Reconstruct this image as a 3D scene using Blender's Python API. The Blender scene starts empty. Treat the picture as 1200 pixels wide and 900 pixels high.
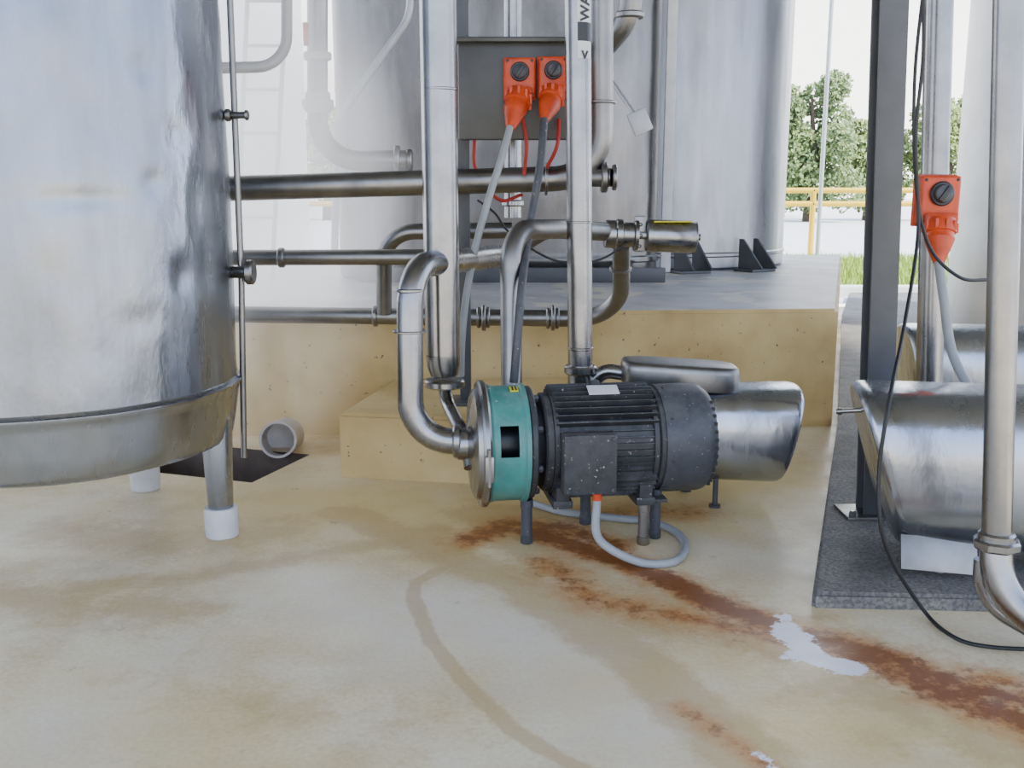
import bpy, bmesh, math, random
import numpy as np
from mathutils import Vector, Matrix, noise
random.seed(4); rng=np.random.default_rng(4)
F=1166.67; H=1.25
TH=math.atan(225/F); CT,ST=math.cos(TH),math.sin(TH)
# unproject helpers: image pixel to world, at assumed distance Y or on level z
def S(px,py,Y):
    u=(px-600)/F; v=(450-py)/F; yc=CT+v*ST; zc=v*CT-ST
    return Vector((u*Y/yc, Y, H+Y*zc/yc))
def G(px,py,z=0.0):
    u=(px-600)/F; v=(450-py)/F; yc=CT+v*ST; zc=v*CT-ST
    t=(z-H)/zc
    return Vector((u*t,yc*t,z))
# ---------------- materials
def nt(name):
    m=bpy.data.materials.new(name); m.use_nodes=True
    n=m.node_tree; b=n.nodes['Principled BSDF']; return m,n,b
def coords(n,scale=(1,1,1)):
    tc=n.nodes.new('ShaderNodeTexCoord'); mp=n.nodes.new('ShaderNodeMapping')
    mp.inputs['Scale'].default_value=scale
    n.links.new(tc.outputs['Object'],mp.inputs['Vector']); return mp.outputs[0]
def noi(n,vec,scale,detail=4,rough=.55):
    t=n.nodes.new('ShaderNodeTexNoise'); t.inputs['Scale'].default_value=scale
    t.inputs['Detail'].default_value=detail; t.inputs['Roughness'].default_value=rough
    n.links.new(vec,t.inputs['Vector']); return t.outputs['Fac']
def ramp(n,fac,stops):
    r=n.nodes.new('ShaderNodeValToRGB'); e=r.color_ramp.elements
    e[0].position=stops[0][0]; e[1].position=stops[-1][0]
    for p,c in stops[1:-1]: e.new(p)
    for el,(p,c) in zip(sorted(e,key=lambda k:k.position),stops):
        el.color=(c[0],c[1],c[2],1) if hasattr(c,'__len__') else (c,c,c,1)
    n.links.new(fac,r.inputs[0]); return r.outputs[0]
def mixc(n,fac,a,b,mode='MIX'):
    m=n.nodes.new('ShaderNodeMix'); m.data_type='RGBA'; m.blend_type=mode
    for s,i in ((fac,0),(a,6),(b,7)):
        if hasattr(s,'links'): n.links.new(s,m.inputs[i])
        elif hasattr(s,'__len__'): m.inputs[i].default_value=(s[0],s[1],s[2],1)
        else: m.inputs[i].default_value=s
    return m.outputs[2]
def math_(n,op,a,b=0,clamp=False):
    m=n.nodes.new('ShaderNodeMath'); m.operation=op; m.use_clamp=clamp
    for s,i in ((a,0),(b,1)):
        if hasattr(s,'links'): n.links.new(s,m.inputs[i])
        else: m.inputs[i].default_value=s
    return m.outputs[0]
def bump(n,b,h,strength,dist=.01):
    k=n.nodes.new('ShaderNodeBump'); k.inputs['Strength'].default_value=strength; k.inputs['Distance'].default_value=dist
    n.links.new(h,k.inputs['Height']); n.links.new(k.outputs[0],b.inputs['Normal'])
def steel(name,c1,c2,r1,r2,sc=(1,1,1),ns=6,bs=.15,bd=.004):
    m,n,b=nt(name); v=coords(n,sc); f=noi(n,v,ns,6)
    b.inputs['Metallic'].default_value=1
    g=noi(n,coords(n,(1,1,.08)),14,4)
    c=ramp(n,f,[(.3,c1),(.7,c2)]); c=mixc(n,.35,c,mixc(n,g,[x*.6 for x in c1],c2))
    n.links.new(c,b.inputs['Base Color'])
    f2=noi(n,coords(n,(1,1,.15)),9,5)
    n.links.new(ramp(n,f2,[(.3,r1),(.7,r2)]),b.inputs['Roughness'])
    bump(n,b,f,bs,bd); return m
def paint(name,c,rough=.5,var=.25,ns=12,bs=.1,metal=0,spots=None,bd=.003,dust=None):
    m,n,b=nt(name); v=coords(n); f=noi(n,v,ns,6)
    d=[x*(1-var) for x in c]
    col=ramp(n,f,[(.3,d),(.65,c)])
    if spots:
        g=noi(n,v,spots[1],3); col=mixc(n,ramp(n,g,[(spots[2],0),(spots[2]+.04,1)]),col,spots[0])
    if dust:
        ge=n.nodes.new('ShaderNodeNewGeometry'); sp=n.nodes.new('ShaderNodeSeparateXYZ'); n.links.new(ge.outputs['Normal'],sp.inputs[0])
        up=ramp(n,sp.outputs[2],[(.1,0),(.95,1)]); q=ramp(n,noi(n,v,11,9,.75),[(.40,.1),(.62,1)])
        col=mixc(n,math_(n,'MULTIPLY',math_(n,'ADD',math_(n,'MULTIPLY',up,.5),.24),q),col,dust)
    n.links.new(col,b.inputs['Base Color']); b.inputs['Roughness'].default_value=rough; b.inputs['Metallic'].default_value=metal
    bump(n,b,f,bs,bd); return m
STEEL=steel('stainless_pipe',(.24,.24,.25),(.41,.405,.40),.2,.36,(1,1,1),8)
STEELD=steel('stainless_dull',(.20,.20,.20),(.37,.355,.335),.28,.46,(1,1,1),6)
STEELB=steel('stainless_bright',(.33,.36,.41),(.54,.56,.61),.16,.34,(1,1,.5),4,.35,.02)
TANKS=steel('tank_stainless',(.23,.26,.32),(.41,.445,.51),.20,.36,(1,1,.45),3.2,.45,.03)
TANKB=steel('tank_cladding',(.26,.27,.30),(.39,.40,.43),.24,.42,(1,1,.4),3,.3,.02)
TANKC=steel('tank_cladding_dark',(.12,.118,.115),(.26,.25,.245),.22,.42,(1,1,.5),2.2,.5,.03)
PALE=paint('pale_galvanised',(.55,.57,.6),.45,.15,4,.1,.4)
SILO=paint('silo_white_paint',(.75,.77,.8),.45,.1,2,.05)
BLACK=paint('motor_black_paint',(.032,.034,.040),.52,.4,20,.3,0,((.4,.37,.34),75,.67),.004,(.13,.125,.12))
DKGREY=paint('motor_cowl_grey',(.050,.056,.068),.46,.3,20,.1,0,((.34,.32,.30),85,.68),.003,(.13,.13,.135))
TEAL=paint('teal_enamel',(.055,.27,.24),.4,.3,14,.1,0,((.4,.4,.32),30,.68),.003,(.2,.3,.26))
ORANGE=paint('orange_red_plastic',(.72,.075,.012),.42,.35,18,.05)
KNOB=paint('black_plastic',(.015,.016,.018),.35,.2)
WHITEP=paint('white_plastic',(.66,.66,.67),.4,.15)
DULLW=paint('dull_plastic',(.58,.54,.50),.5,.2)
GREYC=paint('grey_cable',(.34,.36,.37),.5,.15)
BLKC=paint('black_cable',(.012,.012,.013),.5,.1)
REDC=paint('red_cable',(.45,.03,.02),.5,.1)
COLM=paint('column_grey_paint',(.085,.088,.095),.4,.2,8,.1,.2)
CABM=paint('cabinet_grey',(.09,.09,.085),.42,.25,5,.1,.5)
LABEL=paint('label_white',(.7,.71,.73),.45,.08)
YEL=paint('yellow_paint',(.8,.5,.02),.45,.1)
YELB=paint('yellow_label',(.7,.62,.03),.45,.1)
GRASS=paint('grass',(.42,.55,.10),.8,.4,3,.5)
YARD=paint('yard_concrete',(.80,.80,.78),.8,.1,1,.1)
def mk_slab():
    m,n,b=nt('worn_aggregate_concrete'); v=coords(n)
    f=noi(n,v,6,10,.78); c=ramp(n,f,[(.3,(.10,.095,.09)),(.48,(.20,.19,.18)),(.60,(.27,.25,.22)),(.70,(.45,.37,.25))])
    g=noi(n,v,80,3); c=mixc(n,math_(n,'MULTIPLY',ramp(n,g,[(.4,1),(.58,0)]),.6),c,(.05,.048,.046))
    n.links.new(c,b.inputs['Base Color']); b.inputs['Roughness'].default_value=.7
    bump(n,b,math_(n,'ADD',f,math_(n,'MULTIPLY',g,.4)),.6,.012); return m
SLAB=mk_slab()
GTOP=paint('plinth_top_concrete',(.50,.49,.49),.42,.35,4,.3,0,((.62,.57,.46),2.5,.56))
LEAF1=paint('leaf_green',(.38,.46,.16),.6,.4,1,.0)
LEAF2=paint('leaf_dark',(.24,.33,.12),.6,.4,1,.0)
BARK=paint('bark',(.12,.08,.05),.8,.4)
SHADEM=paint('shade_canopy_sheet',(.14,.15,.16),.5,.1)
DARKPIT=paint('pit_concrete',(.13,.095,.07),.7,.4,10,.3)
def mk_yellow():
    m,n,b=nt('yellow_painted_concrete'); v=coords(n)
    f=noi(n,v,2.2,8); c=ramp(n,f,[(.3,(.46,.31,.11)),(.5,(.62,.45,.18)),(.7,(.70,.54,.26))])
    g=noi(n,v,38,2); c=mixc(n,ramp(n,g,[(.70,0),(.73,1)]),c,(.12,.09,.06))
    n.links.new(c,b.inputs['Base Color']); b.inputs['Roughness'].default_value=.55
    bump(n,b,noi(n,v,20,5),.25,.006); return m
YCON=mk_yellow()
def mk_floor():
    m,n,b=nt('cream_epoxy_floor'); v=coords(n)
    big=noi(n,v,.9,6,.6); c=ramp(n,big,[(.3,(.60,.45,.20)),(.46,(.73,.58,.32)),(.58,(.80,.68,.43)),(.72,(.81,.73,.55))])
    med=noi(n,v,4,9,.7); c=mixc(n,math_(n,'MULTIPLY',ramp(n,med,[(.46,0),(.66,1)]),.5),c,(.53,.38,.17))
    md2=noi(n,v,2.3,9,.65); c=mixc(n,math_(n,'MULTIPLY',ramp(n,md2,[(.50,0),(.64,1)]),.45),c,(.86,.80,.68))
    fine=noi(n,v,70,4); c=mixc(n,.14,c,ramp(n,fine,[(.35,(.3,.22,.12)),(.6,(.88,.8,.66))]))
    def attr(nm,nscale,amp,lo,hi):
        a=n.nodes.new('ShaderNodeAttribute'); a.attribute_name=nm
        q=noi(n,v,nscale,10,.75)
        s=math_(n,'ADD',a.outputs['Fac'],math_(n,'MULTIPLY',math_(n,'SUBTRACT',q,.5),amp))
        return ramp(n,s,[(lo,0),(hi,1)])
    p=attr('pale',4,1.2,.3,.9); c=mixc(n,math_(n,'MULTIPLY',p,.5),c,(.82,.76,.68))
    y=attr('yel',3,.8,.3,.9); c=mixc(n,math_(n,'MULTIPLY',y,.65),c,(.76,.56,.19))
    t=attr('tan',6,1.4,.34,.62); c=mixc(n,math_(n,'MULTIPLY',t,.5),c,(.47,.30,.11))
    r2=attr('rust',8,1.6,.20,.95); c=mixc(n,math_(n,'MULTIPLY',r2,.82),c,(.54,.20,.04))
    r3=attr('rust',20,2.2,.60,1.02); c=mixc(n,math_(n,'MULTIPLY',r3,.85),c,(.20,.06,.015))
    w=attr('white_glare',11,2.4,.5,.62); c=mixc(n,w,c,(.88,.87,.92))  # glare sheen on the bare floor, painted into the colour as white
    n.links.new(c,b.inputs['Base Color'])
    n.links.new(ramp(n,med,[(.3,.24),(.7,.5)]),b.inputs['Roughness']); b.inputs['Specular IOR Level'].default_value=.36
    h=math_(n,'ADD',math_(n,'MULTIPLY',noi(n,v,3,5),1.0),math_(n,'MULTIPLY',fine,.08))
    bump(n,b,h,.3,.02); return m
FLOORM=mk_floor()
# ---------------- mesh helpers
def group(name,loc=(0,0,0)):
    e=bpy.data.objects.new(name,None); e.empty_display_size=.1; e.location=loc
    bpy.context.scene.collection.objects.link(e); return e
def link(o,parent):
    bpy.context.scene.collection.objects.link(o)
    if parent is not None:
        o.parent=parent; o.matrix_parent_inverse=Matrix.Translation(-Vector(parent.location))
def mk(name,V,Fc,mat,parent=None,smooth=True,ang=40):
    me=bpy.data.meshes.new(name); me.from_pydata([tuple(v) for v in V],[],Fc); me.update()
    for mm in (mat if isinstance(mat,list) else [mat]): me.materials.append(mm)
    bm=bmesh.new(); bm.from_mesh(me); bmesh.ops.recalc_face_normals(bm,faces=bm.faces); bm.to_mesh(me); bm.free()
    if smooth:
        me.polygons.foreach_set('use_smooth',[True]*len(me.polygons)); me.set_sharp_from_angle(angle=math.radians(ang))
    o=bpy.data.objects.new(name,me); link(o,parent); return o
def frame(p,d):
    d=Vector(d).normalized(); up=Vector((0,0,1)) if abs(d.z)<.95 else Vector((0,1,0))
    y=up.cross(d).normalized(); z=d.cross(y)
    M=Matrix((d,y,z)).transposed().to_4x4(); M.translation=Vector(p); return M
def lathe(name,M,prof,mat,parent=None,seg=48,skip=None):
    V=[];Fc=[]
    for x,r in prof:
        for k in range(seg):
            a=2*math.pi*k/seg; V.append(M@Vector((x,r*math.cos(a),r*math.sin(a))))
    for i in range(len(prof)-1):
        for k in range(seg):
            if skip and skip(i,k): continue
            a=i*seg+k; b=i*seg+(k+1)%seg; Fc.append((a,b,b+seg,a+seg))
    if prof[0][1]>1e-5 : Fc.append(tuple(range(seg)))
    if prof[-1][1]>1e-5: Fc.append(tuple(range((len(prof)-1)*seg,len(prof)*seg)))
    return mk(name,V,Fc,mat,parent)
def box(name,c,size,mat,parent=None,R=None,bev=.004,seg=2):
    bm=bmesh.new(); bmesh.ops.create_cube(bm,size=1)
    for v in bm.verts: v.co=Vector((v.co.x*size[0],v.co.y*size[1],v.co.z*size[2]))
    if bev: bmesh.ops.bevel(bm,geom=list(bm.edges),offset=min(bev,min(size)*.45),segments=seg,affect='EDGES',profile=.6)
    M=Matrix.Translation(Vector(c))@(R.to_4x4() if R else Matrix())
    bmesh.ops.transform(bm,matrix=M,verts=bm.verts)
    me=bpy.data.meshes.new(name); bm.to_mesh(me); bm.free(); me.materials.append(mat)
    me.polygons.foreach_set('use_smooth',[True]*len(me.polygons)); me.set_sharp_from_angle(angle=math.radians(40))
    o=bpy.data.objects.new(name,me); link(o,parent); return o
def fillet(P,R,n=9):
    P=[Vector(p) for p in P]; out=[P[0]]
    for i in range(1,len(P)-1):
        a=(P[i]-P[i-1]); b=(P[i+1]-P[i]); la,lb=a.length,b.length; a.normalize(); b.normalize()
        th=a.angle(b)
        if th<.03: out.append(P[i]); continue
        T=min(R*math.tan(th/2),la*.48 if i>1 else la*.9,lb*.48 if i<len(P)-2 else lb*.9); r=T/math.tan(th/2)
        s=P[i]-a*T; nn=(b-a*a.dot(b)).normalized(); c=s+nn*r
        for k in range(n+1):
            f=th*k/n; out.append(c-nn*r*math.cos(f)+a*r*math.sin(f))
    out.append(P[-1]); return out
def spline(P,n=10):
    P=[Vector(p) for p in P]; Q=[2*P[0]-P[1]]+P+[2*P[-1]-P[-2]]; out=[]
    for i in range(1,len(Q)-2):
        for k in range(n):
            t=k/n; a,b,c,d=Q[i-1],Q[i],Q[i+1],Q[i+2]
            out.append(.5*((2*b)+(c-a)*t+(2*a-5*b+4*c-d)*t*t+(3*b-a-3*c+d)*t**3))
    out.append(P[-1]); return out
def sweep(name,P,r,mat,parent=None,seg=24):
    n=len(P); rs=r if hasattr(r,'__len__') else [r]*n
    T=[(P[min(i+1,n-1)]-P[max(i-1,0)]).normalized() for i in range(n)]
    u=T[0].orthogonal().normalized(); V=[];Fc=[]
    for i in range(n):
        u=(u-T[i]*u.dot(T[i])).normalized(); w=T[i].cross(u)
        for k in range(seg):
            a=2*math.pi*k/seg; V.append(P[i]+(u*math.cos(a)+w*math.sin(a))*rs[i])
    for i in range(n-1):
        for k in range(seg):
            a=i*seg+k; b=i*seg+(k+1)%seg; Fc.append((a,b,b+seg,a+seg))
    Fc.append(tuple(range(seg))); Fc.append(tuple(range((n-1)*seg,n*seg)))
    return mk(name,V,Fc,mat,parent)
def clamp(name,p,d,R,w,mat,parent=None,seg=32):
    b=min(w*.25,.006)
    return lathe(name,frame(p,d),[(-w/2,R*.7),(-w/2,R-b),(-w/2+b,R),(w/2-b,R),(w/2,R-b),(w/2,R*.7)],mat,parent,seg)
def pipe(name,P,r,mat=None,bend=.12,clamps=(),parent=None):
    mat=mat or STEEL
    g=parent or group(name,P[0])
    sweep('tube',fillet(P,bend),r,mat,g)
    for c in clamps: # (point,dir)
        clamp('clamp_ring',c[0],c[1],r*1.28,c[2] if len(c)>2 else .03,mat,g)
    return g
def prism(name,poly,z0,z1,mats,parent=None,bev=.012):
    n=len(poly); bm=bmesh.new()
    lo=[bm.verts.new((x,y,z0)) for x,y in poly]; hi=[bm.verts.new((x,y,z1)) for x,y in poly]
    bm.faces.new(lo[::-1]); ft=bm.faces.new(hi); ft.material_index=len(mats)-1
    for i in range(n): bm.faces.new((lo[i],lo[(i+1)%n],hi[(i+1)%n],hi[i]))
    if bev: bmesh.ops.bevel(bm,geom=[e for e in bm.edges if e.verts[0].co.z>z1-.001 and e.verts[1].co.z>z1-.001]+[e for e in bm.edges if abs(e.verts[0].co.z-e.verts[1].co.z)>.01],offset=bev,segments=2,affect='EDGES',material=0)
    bmesh.ops.recalc_face_normals(bm,faces=bm.faces)
    me=bpy.data.meshes.new(name); bm.to_mesh(me); bm.free()
    for m in mats: me.materials.append(m)
    o=bpy.data.objects.new(name,me); link(o,parent); return o
# ---------------- floor (grid aligned with slab / drain pit)
ang=math.radians(18.7); D=np.array([math.sin(ang),math.cos(ang)]); E=np.array([math.cos(ang),-math.sin(ang)])
FR=np.array([-1.14,4.2]); a1=FR@E; b0=FR@D; a0=a1-.9; b1=b0+.5
def seq(lo,hi,step,cuts):
    pts=[lo]+cuts+[hi]; out=[]
    for s,e in zip(pts[:-1],pts[1:]):
        k=max(1,round((e-s)/step)); out+=list(np.linspace(s,e,k+1)[:-1])
    return np.array(out+[hi])
A=np.concatenate([[-60,-20,-8],seq(-4.2,2.7,.02,[a0,a1]),[6,20,60]]); B=np.concatenate([[-60,-20,-6],seq(-.9,6.2,.02,[b0,b1]),[8,11.6]])
AA,BB=np.meshgrid(A,B,indexing='ij'); XY=AA[...,None]*E+BB[...,None]*D
verts=np.concatenate([XY,np.zeros(XY.shape[:2]+(1,))],-1).reshape(-1,3)
na,nb=len(A),len(B)
I,J=np.meshgrid(np.arange(na-1),np.arange(nb-1),indexing='ij')
am=(A[I]+A[I+1])/2; bm_=(B[J]+B[J+1])/2
keep=~((am>a0)&(am<a1)&(bm_>b0)&(bm_<b1)); I=I[keep];J=J[keep]
faces=np.stack([I*nb+J,(I+1)*nb+J,(I+1)*nb+J+1,I*nb+J+1],-1)
me=bpy.data.meshes.new('floor'); me.from_pydata(verts.tolist(),[],faces.tolist()); me.update(); me.materials.append(FLOORM)
P2=verts[:,:2]
def dist(poly):
    d=np.full(len(P2),1e9); q=[np.array(G(*p)[:2]) for p in poly]
    for s,e in zip(q[:-1],q[1:]):
        v=e-s; t=np.clip(((P2-s)@v)/(v@v),0,1); d=np.minimum(d,np.linalg.norm(P2-(s+t[:,None]*v),axis=1))
    return d
def mask(lines):
    m=np.zeros(len(P2))
    for w,s,poly in lines: m=np.maximum(m,s*np.clip(1-dist(poly)/w,0,1))
    return m
at={
 'rust':mask([(.18,1.05,[(550,632),(600,614),(660,618),(720,640)]),(.14,1.3,[(620,622),(720,655),(790,682),(840,708),(900,730)]),
   (.18,1.1,[(950,752),(1020,770),(1100,810),(1240,860)]),(.14,1.15,[(950,745),(1030,765),(1130,805),(1240,830)]),(.08,.75,[(800,830),(860,870),(900,900)]),
   (.2,.8,[(640,660),(700,705),(800,722),(900,745),(950,750)]),(.2,.75,[(700,600),(820,600)]),(.18,.75,[(1100,790),(1200,800)])]),
 'tan':mask([(.042,1.15,[(520,665),(488,682),(484,700),(505,750),(545,800),(600,855),(640,880),(700,910)]),
   (.18,1.05,[(400,600),(500,640),(600,680),(690,735),(770,795),(890,900)]),(.3,.85,[(560,600),(700,680),(900,750)]),
   (.3,.7,[(620,690),(760,730),(960,740)]),(.3,.75,[(60,620),(200,640),(330,620)]),(.35,.7,[(0,700),(200,720)]),(.25,.8,[(560,600),(640,600),(800,600)]),(.4,.6,[(960,800),(1200,880)]),(.4,.45,[(200,800),(450,850)]),
   (.16,.7,[(100,690),(260,670),(420,640),(520,620)])]),
 'yel':mask([(.9,1.0,[(340,590),(600,600),(900,560)]),(.35,.7,[(700,800),(850,780)]),(.5,.8,[(900,850),(1150,850)]),(.6,.5,[(100,800),(300,900)])]),
 'pale':mask([(.5,1.0,[(520,720),(640,760),(760,850)]),(.4,.9,[(360,680),(480,760)]),(.35,.8,[(820,640),(930,660)]),(.4,.8,[(60,860),(180,780)])]),
 'white_glare':mask([(.085,1.2,[(920,735),(945,765)]),(.08,1.1,[(935,768),(1005,785)]),(.05,.9,[(925,735),(920,722)]),(.05,.7,[(890,885),(905,900)])])}
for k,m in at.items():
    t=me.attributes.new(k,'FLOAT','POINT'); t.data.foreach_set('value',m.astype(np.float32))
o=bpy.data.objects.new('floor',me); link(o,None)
def AB(a,b): p=a*E+b*D; return (p[0],p[1])
c4=[AB(a0,b0),AB(a1,b0),AB(a1,b1),AB(a0,b1)]
V=[(x,y,0) for x,y in c4]+[(x,y,-.35) for x,y in c4]
mk('drain_pit',V,[(0,1,5,4),(1,2,6,5),(2,3,7,6),(3,0,4,7),(4,5,6,7)],DARKPIT,None,False)
# ---------------- plinth, block, slab
PZ=.64
prism('concrete_plinth',[(-4.6,4.96),(-2.2,4.99),(1.736,5.27),(3.26,9.9),(-4.6,9.9)],0,PZ,[YCON,GTOP],None,.02)
e10=Vector((.985,-.17)); p0=Vector((-.768,4.288)); p1=p0+e10*1.0
prism('concrete_step_block',[tuple(p0),tuple(p1),(p1.x+.25,5.16),(-.62,5.09)],0,.292,[YCON],None,.015)
prism('concrete_slab',[(.916,2.862),(3.6,2.72),(10,2.7),(10,12.1),(4.1,12.1),(3.29,9.88),(1.76,5.24)],0,.05,[SLAB],None,.012)
# ---------------- yard, kerb, grass, fence, trees
mk('yard_ground',[(-90,11.5,-.02),(90,11.5,-.02),(160,200,-.02),(-160,200,-.02)],[(0,1,2,3)],YARD,None,False)
box('kerb',(14,12.35,.03),(32,.3,.16),YARD,None,None,.02)
gv=[];gf=[]
for i in range(16000):
    x=random.uniform(2.5,9) if i%4 else random.uniform(-1.8,2.5); y=random.uniform(12.6,18.6); h=random.uniform(.05,.22); a=random.uniform(0,6.28); w=.02
    dx,dy=math.cos(a)*w,math.sin(a)*w; k=len(gv)
    gv+= [(x-dx,y-dy,0),(x+dx,y+dy,0),(x+random.uniform(-.08,.08),y+random.uniform(-.08,.08),h)]; gf.append((k,k+1,k+2))
k=len(gv); gv+=[(-2,12.5,.01),(30,12.5,.01),(30,18.8,.01),(-2,18.8,.01)]; gf.append((k,k+1,k+2,k+3))
mk('grass_verge',gv,gf,GRASS,None,False)
fg=group('pipe_fence',(6,20,0))
for z in (1.28,1.02): sweep('rail',[Vector((-14,20,z)),Vector((16,20,z))],.055,YEL,fg,12)
for x in (-7,-2,2.2,5.95,10.5): sweep('post',[Vector((x,20,-.02)),Vector((x,20,1.3))],.055,YEL,fg,12)
sweep('lamp_pole',[Vector((4.72,15.5,0)),Vector((4.72,15.5,7))],.032,PALE,None,12)
def tree(x,y,h,w,mat,n,seed):
    r=random.Random(seed); g=group('tree',(x,y,0))
    sweep('trunk',[Vector((x,y,-.02)),Vector((x+.1,y,h*.4)),Vector((x-.1,y,h*.8))],[.25,.18,.05],BARK,g,10)
    blobs=[(x+r.uniform(-w,w)*.6,y+r.uniform(-w,w)*.4,h*r.uniform(.2,.9)) for _ in range(18)]
    V=[];Fc=[]
    for i in range(n):
        b=r.choice(blobs); sc=w*.38*(1.15-.5*b[2]/h)
        d=Vector((r.gauss(0,1),r.gauss(0,1),r.gauss(0,1))).normalized()*sc*r.uniform(.6,1.05); c=Vector(b)+d
        if c.z<.2: continue
        a=Vector((r.gauss(0,1),r.gauss(0,1),r.gauss(0,1))).normalized()*r.uniform(.06,.13); q=a.orthogonal().normalized()*.1
        k=len(V); V+=[c-a,c+q,c+a,c-q]; Fc.append((k,k+1,k+2,k+3))
    mk('foliage',V,Fc,mat,g,False)
tree(12.9,44,6.5,2.5,LEAF2,10000,1); tree(16.2,46,4.6,1.9,LEAF1,8000,2); tree(19.2,45,5.6,2.3,LEAF1,7000,3); tree(9,48,6,2.6,LEAF2,5000,5); tree(-8.4,46,5,2.2,LEAF1,6000,6); tree(13.8,54,4.4,2.6,LEAF1,6000,8)
# ---------------- unseen canopy, added to block the sky and darken steel reflections
rg=group('shade_canopy',(0,4,5))
box('shade_canopy_sheet',(0,4.0,5.0),(13,12.5,.08),SHADEM,rg,None,.01)
for x in (-5.5,-2,1.3,5.5): box('shade_canopy_beam',(x,4,4.85),(.15,12.4,.22),COLM,rg,None,.01)
# ---------------- foreground tank on legs
tk=group('stainless_tank',(-1.651,3.527,0)); tc=Vector((-1.651,3.527,0)); M=frame(tc,(0,0,1)); R=.64
def shell(prof,name,mat,dent=False):
    seg=160;V=[];Fc=[]
    for z,r in prof:
        for k in range(seg):
            a=2*math.pi*k/seg; rr=r
            if dent and r>.5:
                rr+=.006*noise.noise(Vector((math.cos(a)*2.2,math.sin(a)*2.2,z*2.0)))+.004*noise.noise(Vector((math.cos(a)*6,math.sin(a)*6,z*5)))+.0010*noise.noise(Vector((math.cos(a)*14,math.sin(a)*14,z*9)))
                for (da,dz,sa,sz,am) in ((-.95,1.23,.22,.03,-.006),(-.45,.98,.06,.06,-.014),(-.42,1.42,.08,.06,-.011),(-.62,1.62,.05,.05,-.009),(-.3,1.2,.05,.1,-.008),(-.7,.85,.09,.05,-.005),(-.6,1.28,.06,.04,-.008),(-1.1,1.02,.07,.06,-.005)):
                    q=(a-2*math.pi if a>math.pi else a)-da
                    rr+=am*math.exp(-(q/sa)**2-((z-dz)/sz)**2)
            V.append((tc.x+rr*math.cos(a),tc.y+rr*math.sin(a),z))
    for i in range(len(prof)-1):
        for k in range(seg):
            a=i*seg+k;b=i*seg+(k+1)%seg;Fc.append((a,b,b+seg,a+seg))
    Fc.append(tuple(range(seg))); Fc.append(tuple(range((len(prof)-1)*seg,len(prof)*seg)))
    return mk(name,V,Fc,mat,tk,True,50)
zs=[.578+.0125*i for i in range(160)]
shell([(z,R) for z in zs]+[(2.62,.6),(2.72,.45),(2.78,.2)],'shell',TANKS,True)
shell([(.335,.20),(.342,.50),(.350,.575),(.362,.603),(.38,.615),(.45,.630),(.53,.643),(.556,.648),(.564,.656),(.574,.656),(.578,.646),(.588,.640)],'skirt_dish',STEELB,True)
clamp('weld_band',(tc.x,tc.y,1.95),(0,0,1),.644,.012,STEELB,tk,128)
for i,aa in enumerate((-1,82,172,262)):
    a=math.radians(aa); rr=.585 if i else .578
    c=Vector((tc.x+rr*math.cos(a),tc.y+rr*math.sin(a),0)); M=frame(c,(0,0,1))
    lathe('leg_%d'%(i+1),M,[(.10,.043),(.105,.045),(.3,.052),(.44,.058),(.49,.05),(.52,.03),(.53,.005)],STEELB,tk,32)
    lathe('foot_%d'%(i+1),M,[(0,.056),(.004,.06),(.1,.062),(.112,.058),(.112,.045),(.12,.044)],WHITEP,tk,32)
rodb=S(286,536,3.66)
sweep('level_rod',[rodb,S(283,330,3.66),S(267,-60,3.66)],.0115,STEELD,tk,14)
sweep('rod_standoff',[S(262,135,3.66),S(290,135,3.62)],.012,STEELD,tk,14)
clamp('valve_knob',S(289,135,3.62),(1,0,0),.018,.012,STEELD,tk); clamp('valve_knob',S(267,135,3.64),(1,0,0),.022,.02,STEELD,tk)
sweep('drain_stub',[S(268,319,3.66),S(291,319,3.62)],.022,STEELD,tk,18); clamp('stub_cap',S(293,319,3.62),(1,0,0),.045,.03,STEELD,tk)
g=group('drain_pipe',S(325,508,4.72)); lathe('pipe_body',frame(S(328,514,4.72),(.05,-.75,.12)),[(-.2,.09),(.0,.09),(.06,.09),(.06,.078),(-.1,.078)],DULLW,g)
# ---------------- background tanks
def base_gusset(p,ang_):
    R_=Matrix.Rotation(ang_,3,'Z'); g=group('tank_foot_bracket',p)
    box('base_plate',Vector(p)+R_@Vector((0,0,.01)),(.26,.2,.02),COLM,g,R_,.003)
    for dx in (-.08,.08):
        V=[]
        for xx in (dx-.008,dx+.008):
            for (yy,zz) in ((-.1,.02),(.09,.02),(.09,.25),(.06,.25)): V.append(Vector(p)+R_@Vector((xx+(yy-.09)*-.35,yy,zz)))
        mk('gusset',V,[(0,1,2,3),(4,5,6,7),(0,1,5,4),(1,2,6,5),(2,3,7,6),(3,0,4,7)],COLM,g,False)
    return g
t3=group('storage_tank',(1.25,9.0,PZ))
M=frame((1.25,9.0,PZ),(0,0,1)); lathe('shell',M,[(0,1.12),(.02,1.14),(.10,1.14),(.11,1.15),(.13,1.15),(.14,1.14),(2.6,1.14),(3.7,1.14),(3.9,.9),(4.0,.2)],TANKB,t3,128)
base_gusset((1.36,7.66,PZ),.35); base_gusset((1.90,7.83,PZ),.6)
t2=group('oval_tank',(-.1,7.3,PZ)); V=[];Fc=[];seg=120
zl=[(0,.98),(.02,1),(.12,1),(.13,1.012),(.16,1.012),(.17,1)]+[(.2+.1*i,1) for i in range(35)]+[(3.75,.9),(3.8,.5)]
for z,s in zl:
    for k in range(seg):
        a=2*math.pi*k/seg; c_,s_=math.cos(a),math.sin(a); ex=2/2.4
        x=1.15*s*math.copysign(abs(c_)**ex,c_); y=.44*s*math.copysign(abs(s_)**ex,s_)
        y+=.016*noise.noise(Vector((x*2.5,z*2.5,3)))
        V.append((-.1+x,7.32+y,PZ+z))
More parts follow.
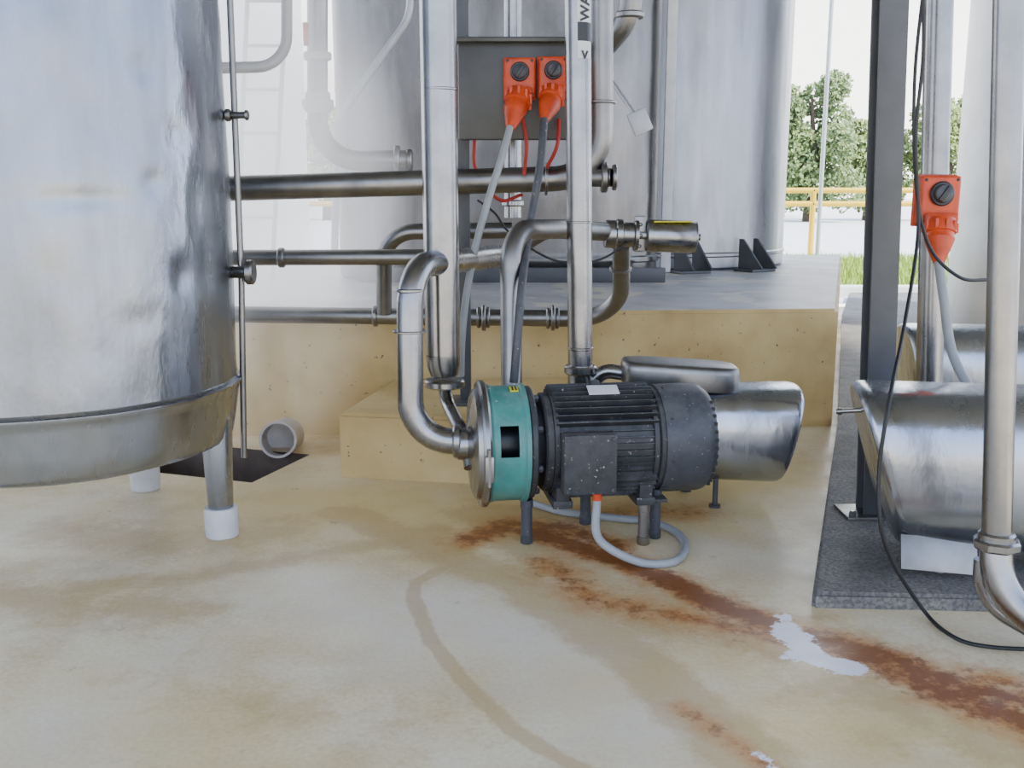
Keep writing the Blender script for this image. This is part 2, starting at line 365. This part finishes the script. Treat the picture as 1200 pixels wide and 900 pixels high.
for i in range(len(zl)-1):
    for k in range(seg):
        a=i*seg+k;b=i*seg+(k+1)%seg;Fc.append((a,b,b+seg,a+seg))
Fc.append(tuple(range(seg)));Fc.append(tuple(range((len(zl)-1)*seg,len(zl)*seg)))
mk('shell',V,Fc,TANKC,t2)
box('end_flange',(1.09,7.12,PZ+1.9),(.07,.05,3.7),WHITEP,t2,None,.01)
box('base_channel',(.0,6.86,PZ+.05),(2.1,.06,.1),COLM,t2,None,.005)
t5=group('storage_tank',(5.24,9.0,.05)); lathe('shell',frame((5.24,9,.05),(0,0,1)),[(0,1.18),(.02,1.2),(4,1.2),(4.2,.9)],PALE,t5,96)
t6=group('silo',(-5.1,16.5,0)); lathe('shell',frame((-5.1,16.5,-.02),(0,0,1)),[(0,1.75),(5.4,1.75),(5.6,1.1)],SILO,t6,96)
lg=group('access_ladder',(-1.8,7.1,PZ))
for dx in (0,.26): sweep('stile',[Vector((-1.97+dx,7.1,PZ)),Vector((-1.72+dx,7.1,PZ+2.6))],.016,PALE,lg,10)
for i in range(9):
    t=(i+.5)/9; x=-1.97+t*.25; sweep('rung',[Vector((x,7.1,PZ+2.6*t)),Vector((x+.26,7.1,PZ+2.6*t))],.011,PALE,lg,8)
# ---------------- pipework
def dirv(a,b): return (Vector(b)-Vector(a)).normalized()
a,b=S(512,-60,3.75),S(519,415,3.75); g=group('vertical_steel_pipe',b)
sweep('tube',[a,b],.066,STEEL,g,40)
b2=S(521,440,3.75); sweep('reducer',[b,S(520,428,3.75),b2],[.066,.064,.053],STEEL,g,40)
clamp('clamp_ring',S(521,449,3.75),(0,0,1),.078,.03,STEEL,g); clamp('clamp_ring',S(515,105,3.75),(0,0,1),.068,.01,STEEL,g)
sweep('branch_tube',fillet([S(521,450,3.75),S(522,468,3.74),S(548,520,3.50),S(552,548,3.44)],.1),.026,STEEL,g)
g=pipe('suction_pipe',[S(553,517,3.462),S(481,517,3.47),S(480,312,3.5),S(585,300,4.28)],.047,STEEL,.15,
  [(S(536,517,3.465),(1,0,0),.03),(S(480,388,3.49),(0,0,1),.008)])
clamp('clamp_ring',S(480,340,3.5),(0,0,1),.049,.012,STEEL,g)
pipe('discharge_pipe',[S(600,505,3.72),S(598,270,3.85),S(668,268,4.3),S(715,272,4.5)],.041,STEELD,.16)
a,b=S(676.5,-60,4.0),S(680,425,4.0); g=group('water_pipe',b)
sweep('tube',[a,b],.05,STEEL,g,36); sweep('lower_tube',fillet([b,Vector((b.x,4.0,.33)),Vector((b.x+.25,3.98,.33))],.1),.05,STEEL,g,30)
clamp('clamp_ring',S(680,433,4.0),(0,0,1),.066,.035,STEEL,g); clamp('clamp_ring',S(680,408,4.0),(0,0,1),.053,.012,STEEL,g)
clamp('clamp_ring',S(679,260,4.0),(0,0,1),.053,.008,STEEL,g)
def sleeve(name,p,q,r,a_0,a_1,mat,parent):
    V=[];Fc=[];n=14
    for z in (p,q):
        for k in range(n+1):
            a=a_0+(a_1-a_0)*k/n; V.append(z+Vector((math.cos(a)*r,math.sin(a)*r,0)))
    for k in range(n): Fc.append((k,k+1,k+n+2,k+n+1))
    return mk(name,V,Fc,mat,parent)
def onv2(py): return S(676.5+3.5*(py+60)/485,py,4.0)
ra,rb=math.radians(-95),math.radians(-20)
sleeve('marker_white',onv2(28),onv2(-60),.0515,ra,rb,LABEL,g); sleeve('marker_black',onv2(50),onv2(28),.0515,ra,rb,KNOB,g); sleeve('marker_tail',onv2(70),onv2(50),.0515,ra,rb,LABEL,g)
def text(body,p,size,mat,parent,rot,name='lettering'):
    c=bpy.data.curves.new(name,'FONT'); c.body=body; c.size=size; c.extrude=.0008; c.align_x='LEFT'; c.align_y='CENTER'; c.materials.append(mat); c.offset=.0016
    o=bpy.data.objects.new(name,c); o.rotation_euler=rot; o.location=p; link(o,parent); return o
aa=math.radians(-62); tn=Vector((math.cos(aa),math.sin(aa),0))
text('WATER',onv2(27)+tn*.0535,.054,KNOB,g,(math.radians(90),math.radians(-90),math.radians(28)))
text('<',onv2(71)+tn*.0535,.055,KNOB,g,(math.radians(90),math.radians(-90),math.radians(28)),'arrow_mark')
g=pipe('header_pipe',[S(236,222,4.4),S(704,208,4.4),S(703,-60,4.4)],.054,STEELD,.2,[(S(640,210,4.4),(1,0,0),.012),(S(703,120,4.4),(0,0,1),.012)])
sweep('stub',[S(690,208,4.4),S(716,208,4.38)],.04,STEELD,g); clamp('stub_clamp',S(708,208,4.4),(1,0,0),.065,.03,STEELD,g); clamp('stub_cap',S(720,208,4.38),(1,0,0),.055,.02,STEELD,g)
pipe('transfer_pipe',[S(240,302,4.6),S(590,301,4.6),S(640,270,4.6),S(708,273,4.55)],.036,STEELD,.12,[(S(330,302,4.6),(1,0,0)),(S(560,301,4.6),(1,0,0))])
rp=pipe('return_pipe',[S(240,368,4.88),S(728,374,4.88),S(728,288,4.6)],.041,STEELD,.2,[(S(440,370.5,4.88),(1,0,0),.025),(S(561,372,4.88),(1,0,0),.018),(S(572,372,4.88),(1,0,0),.018),(S(642,373,4.88),(1,0,0),.018),(S(653,373,4.88),(1,0,0),.018),(S(727,315,4.69),(0,-.3,1),.02)])
for px in (567,648): clamp('flange_pair',S(px,372.5,4.88),(1,0,0),.064,.02,STEELD,rp)
pipe('branch_pipe',[S(450,366,4.85),S(450,272,4.75),S(600,270,4.75)],.038,STEELD,.15,[(S(520,271,4.75),(1,0,0),.02)])
g=group('actuated_valve',S(760,276,4.5)); va,vb=S(708,274,4.5),S(816,278,4.5); d=dirv(va,vb); M=frame(va,d)
lathe('body',M,[(0,.05),(.005,.062),(.05,.062),(.055,.068),(.08,.068),(.085,.055),(.13,.055),(.135,.07),(.15,.07),(.155,.03),(.185,.03)],STEEL,g)
lathe('actuator',M,[(.185,.055),(.19,.07),(.2,.072),(.395,.072),(.4,.068),(.41,.068),(.412,.06)],STEEL,g)
lathe('shaft_tip',M,[(.412,.015),(.43,.015)],STEELD,g,16)
box('yellow_label',va+d*.3+Vector((0,-.03,.066)),(.17,.04,.006),YELB,g,None,.001)
for k in range(6): box('label_mark',va+d*(.235+k*.026)+Vector((0,-.035,.0695)),(.01,.02,.002),KNOB,g,None,0)
for k in range(6): 
    a=k*1.047; clamp('bolt',M@Vector((.155,.055*math.cos(a),.055*math.sin(a))),d,.008,.02,STEELD,g,12)
box('bracket',va+Vector((.16,.0,-.0)),(.05,.05,.16),STEELD,g,None,.01)
pb=S(546,440,4.55); g=group('support_post',(pb.x,4.53,.292))
box('post',((pb.x),4.53,(.292+3.2)/2),(.05,.05,3.2-.292),COLM,g,None,.004); box('foot_plate',(pb.x+.06,4.53,.299),(.26,.2,.014),COLM,g,None,.003)
pipe('riser_pipe',[S(601,-60,4.75),S(601,255,4.75)],.04,STEEL,.1,[(S(601,150,4.75),(0,0,1),.02),(S(601,238,4.75),(0,0,1),.03)])
pipe('vent_pipe',[S(742,-60,5.2),S(738,22,5.2),S(705,60,5.3),S(680,70,5.5)],.056,STEELD,.2,[(S(738,18,5.2),(0,0,1),.03)])
g=group('float_arm',S(745,140,6.3)); sweep('arm',[S(700,75,6.95),S(712,88,6.5),S(748,140,6.3)],.014,PALE,g,12); box('pad',S(750,143,6.28),(.12,.03,.14),PALE,g,Matrix.Rotation(math.radians(-25),3,'Y'),.01)
g=pipe('overhead_pipe',[S(372,-60,5.6),S(372,189,5.6),S(478,188,5.6)],.055,STEELD,.22)
clamp('clamp_ring',S(372,66,5.6),(0,0,1),.075,.04,DULLW,g)
lathe('funnel_flange',frame(S(373,133,5.6),(0,0,1)),[(0,.06),(.03,.085),(.07,.085),(.075,.07),(.11,.066),(.115,.055)],DULLW,g)
clamp('end_flange',S(466,188,5.6),(1,0,0),.08,.03,STEELD,g); clamp('end_cap',S(480,188,5.6),(1,0,0),.06,.03,STEELD,g)
box('orange_marker',S(359,40,5.58),(.035,.02,.12),ORANGE,g,None,.006)
pipe('white_pipe',[S(336,-60,4.5),S(336,78,4.5),S(240,80,4.4)],.024,WHITEP,.14)
pipe('small_pipe',[S(470,-60,6.0),S(484,15,6.0),S(395,140,6.0),S(392,300,6.0)],.022,PALE,.25)
# ---------------- control panel with sockets
g=group('switch_panel',S(604,105,4.35)); c=S(604,107,4.35)
pw=.46;ph=.40
box('panel_plate',c,(pw+.02,.06,ph),CABM,g,None,.012); box('panel_top_lip',c+Vector((0,-.02,ph/2)),(pw+.05,.11,.02),CABM,g,None,.006)
box('panel_bracket',(c.x-.2,4.44,c.z),(.06,.14,.3),COLM,g,None,.005)
def isolator(c,w,h,g,plug_to,Rp,cable=None):
    d=.07
    box('socket_body',c,(w,d,h),ORANGE,g,None,.012,3); box('socket_frame',c+Vector((0,d*.45,0)),(w+.012,.02,h+.012),ORANGE,g,None,.006)
    kc=c+Vector((0,-d/2-.004,h*.14)); lathe('knob_seat',frame(kc,(0,-1,0)),[(0,w*.30),(.006,w*.31),(.01,w*.28)],KNOB,g,32)
    lathe('knob',frame(kc+Vector((0,-.01,0)),(0,-1,0)),[(0,w*.24),(.018,w*.22),(.022,w*.18)],DKGREY,g,24); box('knob_grip',kc+Vector((0,-.03,0)),(w*.12,.02,w*.42),KNOB,g,Matrix.Rotation(.6,3,'Y'),.004)
    for sx in (-1,1):
        for sz in (-1,1): clamp('screw',c+Vector((sx*w*.4,-d/2,sz*h*.42)),(0,1,0),.006,.006,KNOB,g,10)
    box('socket_hood',c+Vector((0,-d*.55,-h*.38)),(w*.8,d*.9,h*.2),ORANGE,g,Matrix.Rotation(-.3,3,'X'),.01)
    p=c+Vector((0,-d*.6,-h*.40)); q=plug_to; dd=dirv(p,q); L=(q-p).length
    lathe('plug',frame(p,dd),[(0,Rp),(.015,Rp*1.08),(L*.3,Rp*1.08),(L*.32,Rp*.95),(L*.42,Rp*.95),(L*.45,Rp),(L*.6,Rp*.85),(L*.85,Rp*.55),(L,Rp*.38)],ORANGE,g,32)
    for k in range(10):
        a=k*.628; box('plug_rib',frame(p,dd)@Vector((L*.18,Rp*1.08*math.cos(a),Rp*1.08*math.sin(a))),(.012,.012,L*.22),ORANGE,g,None,.003)
isolator(S(609,92,4.27),.125,.16,g,S(598,150,4.12),.05)
isolator(S(648,90,4.27),.12,.155,g,S(638,141,4.12),.046)
box('hazard_tag',S(648,108,4.225),(.035,.004,.03),YELB,g,None,0)
sweep('grey_cable',spline([S(598,148,4.12),S(588,185,4.05),S(572,235,4.0),S(556,295,3.95),S(546,350,3.95),S(541,400,3.95),S(540,440,4.0)]),.015,GREYC,g,12)
sweep('black_cable',spline([S(638,139,4.12),S(632,200,4.05),S(620,270,3.98),S(611,340,3.72),S(606,400,3.66),S(602,448,3.66)]),.0165,DKGREY,g,12)
sweep('red_lead',spline([S(613,140,4.3),S(617,170,4.28),S(614,205,4.3)]),.008,REDC,g,8)
sweep('red_lead',spline([S(655,140,4.3),S(653,170,4.25),S(641,196,4.3)]),.008,REDC,g,8)
sweep('red_lead',spline([S(556,160,4.45),S(558,200,4.46),S(585,234,4.48),S(612,228,4.52)]),.008,REDC,g,8)
sweep('thin_lead',spline([S(560,235,4.4),S(580,250,4.3),S(600,275,4.3),S(650,305,4.4),S(700,305,4.45),S(735,285,4.45)]),.005,BLKC,g,8)
# ---------------- centrifugal pump with black motor
psi=math.radians(8); PO=Vector((0.0,3.49,.362)); PM=Matrix.Translation(PO)@Matrix.Rotation(psi,4,'Z')
def L(x,y,z): return PM@Vector((x,y,z))
RL=Matrix.Rotation(psi,3,'Z')
pg=group('centrifugal_pump',(0.25,3.52,0))
lathe('volute_cover',PM,[(-.20,.055),(-.165,.058),(-.155,.10),(-.150,.17),(-.140,.195),(-.118,.205),(-.112,.205)],STEEL,pg,64)
lathe('v_clamp_band',PM,[(-.125,.20),(-.125,.222),(-.118,.228),(-.104,.228),(-.097,.222),(-.097,.2)],STEEL,pg,64)
box('clamp_lug',L(-.11,-.235,-.03),(.03,.03,.09),STEEL,pg,RL,.004); sweep('clamp_bolt',[L(-.11,-.245,-.09),L(-.11,-.245,.04)],.007,STEELD,pg,10)
segs=72
def hole(i,k):
    a=360*k/segs
    return i==4 and 150<=a<180
lathe('lantern',PM,[(-.096,.15),(-.096,.208),(-.086,.212),(-.075,.207),(-.066,.207),(-.002,.207),(.018,.207),(.026,.214),(.04,.214),(.04,.15)],TEAL,pg,segs,hole)
lathe('lantern_inner',PM,[(-.08,.11),(.03,.11)],KNOB,pg,40)
box('maker_label',L(.0,-.045,.205),(.03,.04,.004),YELB,pg,RL@Matrix.Rotation(.22,3,'X'),.001)
for k in range(2): box('label_mark',L(-.005+k*.012,-.046,.2078),(.005,.028,.002),KNOB,pg,RL@Matrix.Rotation(.22,3,'X'),0)
lathe('motor_flange',PM,[(.041,.1),(.041,.198),(.047,.204),(.062,.204),(.068,.198),(.068,.15),(.085,.13),(.098,.125),(.098,.17),(.105,.178),(.125,.178),(.13,.165)],BLACK,pg,64)
for k in range(8):
    a=k*math.pi/4+.3; p=PM@Vector((.075,.18*math.cos(a),.18*math.sin(a))); clamp('flange_bolt',p,RL@Vector((1,0,0)),.013,.025,DKGREY,pg,6)
lathe('motor_core',PM,[(.12,.1),(.12,.168),(.50,.168),(.50,.1)],BLACK,pg,64)
V=[];Fc=[]
nf=46
for k in range(nf):
    a=2*math.pi*k/nf
    y,z=math.cos(a),math.sin(a)
    n=Vector((0,y,z)); t=Vector((0,-z,y))*.0035
    r1=.207 if not (y<-.85 and -.5<z<.42) else .18
    b=len(V)
    for x in (.135,.495):
        for rr in (.16,r1):
            for s in (-1,1): V.append(PM@(Vector((x,0,0))+n*rr+t*s*(1 if rr==.16 else .6)))
    Fc+=[(b,b+1,b+3,b+2),(b+4,b+5,b+7,b+6),(b,b+1,b+5,b+4),(b+2,b+3,b+7,b+6),(b,b+2,b+6,b+4),(b+1,b+3,b+7,b+5)]
mk('cooling_fins',V,Fc,BLACK,pg,False)
for x in (.135,.49): lathe('fin_ring',PM@Matrix.Translation((x,0,0)),[(-.008,.17),(-.008,.185),(.008,.185),(.008,.17)],BLACK,pg,64)
lathe('eye_boss',frame(L(.3,0,.2),(0,0,1)),[(0,.02),(.02,.018)],BLACK,pg,16)
box('nameplate',L(.315,-.075,.2),(.11,.055,.004),LABEL,pg,RL@Matrix.Rotation(.4,3,'X'),.001)
tx,tz=.235,-.025
box('terminal_box_neck',L(tx,-.175,tz),(.17,.09,.19),BLACK,pg,RL,.01); box('terminal_box',L(tx,-.218,tz),(.19,.05,.215),BLACK,pg,RL,.014,3); box('terminal_lid',L(tx,-.246,tz),(.185,.016,.21),BLACK,pg,RL,.007)
for sx in (-1,1):
    for sz in (-1,1): clamp('lid_screw',L(tx+sx*.078,-.256,tz+sz*.09),RL@Vector((0,1,0)),.007,.006,DKGREY,pg,12)
lathe('end_shield',PM,[(.50,.1),(.50,.18),(.506,.19),(.53,.19),(.53,.15)],BLACK,pg,64)
lathe('fan_cowl',PM,[(.522,.19),(.522,.196),(.57,.199),(.67,.198),(.69,.193),(.712,.176),(.718,.162),(.718,.15),(.712,.149),(.712,.02),(.715,.02)],DKGREY,pg,64)
for r in (.04,.065,.09,.115,.14):
    lathe('grille_ring',PM@Matrix.Translation((.717,0,0)),[(-.003,r-.004),(.003,r-.004),(.003,r+.004),(-.003,r+.004)],BLACK,pg,48)
for k in range(8):
    a=k*math.pi/4; clamp('cowl_screw',PM@Vector((.545,.199*math.cos(a+.2),.199*math.sin(a+.2))),RL@Vector((0,math.cos(a+.2),math.sin(a+.2))),.006,.006,BLACK,pg,8)
for a0_ in range(-6,7):
    a=math.radians(180+a0_*9); p=PM@Vector((.704,.186*math.cos(a),.186*math.sin(a)))
    box('vent_slot',p,(.012,.006,.012),KNOB,pg,RL,0)
for x in (.16,.46):
    box('motor_foot',L(x,0,-.195),(.07,.31,.03),BLACK,pg,RL,.006)
    for s in (-1,1): box('foot_web',L(x,s*.12,-.155),(.05,.07,.07),BLACK,pg,RL,.01)
def leg(x,y,top,mt=DKGREY):
    p=L(x,y,0); lathe('support_leg',frame((p.x,p.y,0),(0,0,1)),[(0,.02),(.004,.023),(.03,.023),(.032,.02),(top-.03,.02),(top-.028,.023),(top,.023)],mt,pg,20)
leg(.045,-.06,.165); leg(.46,-.13,.155,STEELD); leg(.52,-.07,.19); leg(.3,.12,.165)
box('leg_bracket',L(.5,-.08,-.20),(.09,.12,.012),BLACK,pg,RL,.003); box('rear_bracket',L(.3,.12,-.19),(.4,.05,.012),BLACK,pg,RL,.003)
gl=L(.265,-.225,-.14); clamp('cable_gland',gl-Vector((0,0,.006)),(0,0,1),.016,.035,ORANGE,pg,20)
cz=.016
sweep('power_cable',spline([gl-Vector((0,0,.02)),S(699,625,3.24),S(718,645,3.2),Vector(G(755,660,cz)),Vector(G(790,658,cz)),Vector(G(803,643,cz)),Vector(G(795,626,cz)),Vector(G(765,612,cz)),Vector(G(720,607,cz)),Vector(G(660,600,cz)),Vector(G(625,590,cz))]),.0145,GREYC,pg,14)
# ---------------- shrouded pumps
def shroud(name,M,L_,r0,r1,shear,mat,parent,seg=72,ex=.72):
    secs=[(0,r0*.96,0),(.006,r0,0),(L_*.25,r0+(r1-r0)*.25,0),(L_*.5,r0+(r1-r0)*.5,.1),(L_*.8,r0+(r1-r0)*.85,.6),(L_*.95,r1,.95),(L_*.975,r1*.99,1),(L_*.99,r1*.965,1),(L_,r1*.92,1),(L_+.002,r1*.6,.62),(L_+.002,r1*.2,.2)]
    V=[];Fc=[]
    for x,r,sh in secs:
        for k in range(seg):
            a=2*math.pi*k/seg; c_,s_=math.cos(a),math.sin(a)
            y=r*math.copysign(abs(c_)**ex,c_); z=r*math.copysign(abs(s_)**ex,s_)
            V.append(M@Vector((x+shear*sh*z/max(r,.01),y,z)))
    for i in range(len(secs)-1):
        for k in range(seg):
            a=i*seg+k;b=i*seg+(k+1)%seg;Fc.append((a,b,b+seg,a+seg))
    Fc.append(tuple(range(seg)));Fc.append(tuple(range((len(secs)-1)*seg,len(secs)*seg)))
    return mk(name,V,Fc,mat,parent,True,35)
sg=group('shrouded_pump',(.8,3.98,0))
SM=Matrix.Translation((.50,3.98,.292))@Matrix.Rotation(math.radians(-2),4,'Z')
shroud('motor_shroud',SM,.62,.184,.198,.04,STEELB,sg)
lathe('volute',SM,[(-.16,.05),(-.14,.15),(-.12,.18),(-.04,.18),(-.03,.19),(-.01,.19),(-.005,.12)],STEEL,sg)
M=Matrix.Translation((.675,3.95,.475)); V=[];Fc=[];n=48
secs=[(-.052,.9),(-.048,.97),(-.03,1),(.02,1),(.038,.97),(.047,.9),(.05,.8)]
for z,s in secs:
    for k in range(n):
        a=2*math.pi*k/n; c_,s_=math.cos(a),math.sin(a); ex=2/4
        V.append(M@Vector(((.235-(1-s)*.12)*math.copysign(abs(c_)**ex,c_),(.12-(1-s)*.12)*math.copysign(abs(s_)**ex,s_),z)))
for i in range(len(secs)-1):
    for k in range(n):
        a=i*n+k;b=i*n+(k+1)%n;Fc.append((a,b,b+n,a+n))
Fc.append(tuple(range(n)));Fc.append(tuple(range((len(secs)-1)*n,len(secs)*n)))
o=mk('terminal_housing',V,Fc,STEELD,sg)
for v in o.data.vertices: v.co.z+=-.06*(v.co.x-.675)+.055
for (x,y) in ((.82,3.86),(.74,4.08),(.55,4.02),(.56,3.88)): lathe('support_leg',frame((x,y,0),(0,0,1)),[(0,.024),(.01,.024),(.012,.011),(.17,.011)],COLM,sg,16)
sweep('conduit',spline([Vector((.45,3.97,.53)),Vector((.38,3.99,.53)),Vector((.33,4.0,.48)),Vector((.33,3.98,.40))]),.03,STEEL,sg)
# right shrouded pump
sg=group('shrouded_pump',(1.5,3.15,0.05))
yaw=math.radians(169); st=Vector((1.21,3.24,.368)); L3=.80
SM=Matrix.Translation(st-Matrix.Rotation(yaw,3,'Z')@Vector((L3,0,0)))@Matrix.Rotation(yaw,4,'Z')
shroud('motor_shroud',SM,L3,.262,.258,.07,STEELB,sg,72,.68)
lathe('volute',SM,[(-.2,.05),(-.18,.2),(-.04,.22),(-.02,.22),(-.005,.15)],STEEL,sg)
box('lower_flap',S(1100,650,2.98),(.24,.010,.11),STEELD,sg,Matrix.Rotation(math.radians(-25),3,'X')@Matrix.Rotation(math.radians(5),3,'Y'),.003)
for (x,y) in ((1.38,3.05),(1.38,3.28),(1.75,3.0),(1.8,3.2)): lathe('support_leg',frame((x,y,.05),(0,0,1)),[(0,.03),(.02,.03),(.03,.02),(.13,.02)],WHITEP,sg,16)
sweep('lever',[S(980,482,3.25),S(1020,480,3.2)],.008,STEEL,sg,10); clamp('lever_knob',S(984,482,3.25),(1,0,0),.012,.02,STEEL,sg,16)
sg=group('shrouded_pump',(2.1,4.65,.05))
SM=Matrix.Translation((2.6,4.55,.41))@Matrix.Rotation(math.radians(172),4,'Z')
shroud('motor_shroud',SM,.74,.23,.23,.03,STEELB,sg)
lathe('volute',SM,[(-.2,.05),(-.18,.18),(-.04,.2),(-.02,.2),(-.005,.15)],STEEL,sg)
for (x,y) in ((2.0,4.5),(2.0,4.75),(2.4,4.45),(2.4,4.68)): lathe('support_leg',frame((x,y,.05),(0,0,1)),[(0,.03),(.02,.03),(.03,.02),(.18,.02)],WHITEP,sg,16)
# ---------------- column and right pipes
top,bot=S(1046,-80,3.62),S(1022,606,3.62); bot.z=.05; cg=group('steel_column',bot)
d=(top-bot).normalized()
Rz=Matrix.Rotation(math.atan2(d.x,d.z),3,'Y'); Lc=(top-bot).length+2.2; cc=bot+d*Lc/2
box('web',cc,(.012,.08,Lc),COLM,cg,Rz,.002)
for s in (-1,1): box('flange',cc+Vector((0,s*.04,0)),(.098,.012,Lc),COLM,cg,Rz,.002)
box('base_plate',bot+Vector((-.02,0,.006)),(.2,.17,.012),STEELD,cg,None,.002)
for sx in (-1,1):
    clamp('anchor_bolt',bot+Vector((-.02+sx*.08,-.07,.02)),(0,0,1),.014,.03,STEEL,cg,6)
g=group('drop_pipe',S(1096,440,4.0)); a,b=S(1103,-80,4.0),S(1089,440,4.0); b_=a+(b-a)*((a.z-.07)/(a.z-b.z))
sweep('tube',[a,b_],.052,STEEL,g,36); clamp('floor_flange',b_,(0,0,1),.085,.03,STEEL,g)
g=group('isolator_switch',S(1098,235,3.86)); isolator(S(1098,235,3.88),.15,.185,g,S(1100,308,3.78),.055)
box('mount_plate',S(1098,235,3.935),(.12,.03,.15),STEELD,g,None,.003)
sweep('grey_cable',spline([S(1100,306,3.78),S(1106,350,3.74),S(1115,410,3.70),S(1135,452,3.62),S(1160,480,3.55),S(1185,500,3.5)]),.018,GREYC,g,12)
sweep('black_cable',spline([S(1088,-60,3.4),S(1072,90,3.36),S(1074,220,3.36),S(1090,290,3.38),S(1125,325,3.38),S(1160,328,3.45)]),.006,BLKC,g,8)
sweep('black_cable',spline([S(1080,-60,3.2),S(1082,60,3.2),S(1073,160,3.2),S(1076,270,3.2),S(1060,380,3.0),S(1042,470,2.78),S(1030,560,2.74),S(1038,640,2.72),Vector(G(1080,712,.03)),Vector(G(1115,745,.01)),Vector(G(1160,758,.01)),Vector(G(1250,762,.01))]),.006,BLKC,g,8)
g=group('drop_pipe',S(1168,640,2.5)); 
sweep('tube',[S(1185,-80,2.5),S(1168,626,2.5)],.037,STEEL,g,36)
clamp('union_nut',S(1168,637,2.5),(0,0,1),.060,.028,STEEL,g,8); clamp('union_ring',S(1168,629,2.5),(0,0,1),.046,.03,STEEL,g)
sweep('elbow',fillet([S(1168,640,2.5),S(1163,738,2.46),S(1300,745,2.35)],.18,14),.041,STEEL,g,36)
sweep('elbow_small',fillet([S(1150,655,2.62),S(1147,705,2.62),S(1230,752,2.55)],.14,10),.02,STEEL,g,20)
# ---------------- steam (vapour: scattering plus self-emission by density, painted in for multiply-scattered light)
m=bpy.data.materials.new('steam'); m.use_nodes=True; n=m.node_tree; n.nodes.clear()
out=n.nodes.new('ShaderNodeOutputMaterial'); vs=n.nodes.new('ShaderNodeVolumeScatter'); vs.inputs['Anisotropy'].default_value=.3; vs.inputs['Color'].default_value=(1,1,1,1)
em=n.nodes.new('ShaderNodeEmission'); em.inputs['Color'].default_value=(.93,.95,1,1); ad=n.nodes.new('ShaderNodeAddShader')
tcn=n.nodes.new('ShaderNodeTexCoord'); q=n.nodes.new('ShaderNodeTexNoise'); q.inputs['Scale'].default_value=1.7; q.inputs['Detail'].default_value=4; q.inputs['Distortion'].default_value=.6; n.links.new(tcn.outputs['Object'],q.inputs['Vector'])
gr=n.nodes.new('ShaderNodeTexGradient'); gr.gradient_type='SPHERICAL'; n.links.new(tcn.outputs['Object'],gr.inputs['Vector'])
dn=math_(n,'MULTIPLY',ramp(n,q.outputs['Fac'],[(.38,.2),(.60,1)]),gr.outputs['Fac'])
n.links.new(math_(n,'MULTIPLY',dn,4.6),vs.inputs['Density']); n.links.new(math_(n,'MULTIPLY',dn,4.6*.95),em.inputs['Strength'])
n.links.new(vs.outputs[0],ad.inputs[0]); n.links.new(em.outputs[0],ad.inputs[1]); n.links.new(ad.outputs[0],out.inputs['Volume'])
bm=bmesh.new(); bmesh.ops.create_icosphere(bm,subdivisions=3,radius=1.0); me=bpy.data.meshes.new('steam_cloud'); bm.to_mesh(me); bm.free(); me.materials.append(m)
o=bpy.data.objects.new('steam_cloud',me); o.location=(-1.42,5.3,1.2); o.scale=(.92,.85,1.6); link(o,None)
# ---------------- light
w=bpy.data.worlds.new('sky'); bpy.context.scene.world=w; w.use_nodes=True; n=w.node_tree
bg=n.nodes['Background']; tc_=n.nodes.new('ShaderNodeTexCoord'); sp=n.nodes.new('ShaderNodeSeparateXYZ')
n.links.new(tc_.outputs['Generated'],sp.inputs[0])
cr=ramp(n,sp.outputs[2],[(0.0,(1.0,1.0,1.0)),(.15,(.96,.98,1.0)),(.5,(.68,.80,1.0)),(1,(.5,.66,.95))])
bk=ramp(n,sp.outputs[1],[(0.0,(.60,.67,.82)),(.35,(.76,.81,.95)),(.9,(1.4,1.35,1.28))])
ml=mixc(n,1.0,cr,bk,'MULTIPLY')
n.links.new(ml,bg.inputs[0]); bg.inputs[1].default_value=4.1
s=bpy.data.lights.new('sun','SUN'); s.energy=12; s.angle=math.radians(3); s.color=(1,.95,.86); so=bpy.data.objects.new('sun',s)
so.rotation_euler=Vector((-.55,.42,-.72)).to_track_quat('-Z','Y').to_euler(); so.location=(6,-2,8); link(so,None)
# ---------------- camera
cam=bpy.data.cameras.new('camera'); cam.lens=35; cam.sensor_width=36; co=bpy.data.objects.new('camera',cam)
co.location=(0,0,H); co.rotation_euler=(math.pi/2-TH,0,0); link(co,None); bpy.context.scene.camera=co
cam.clip_end=500
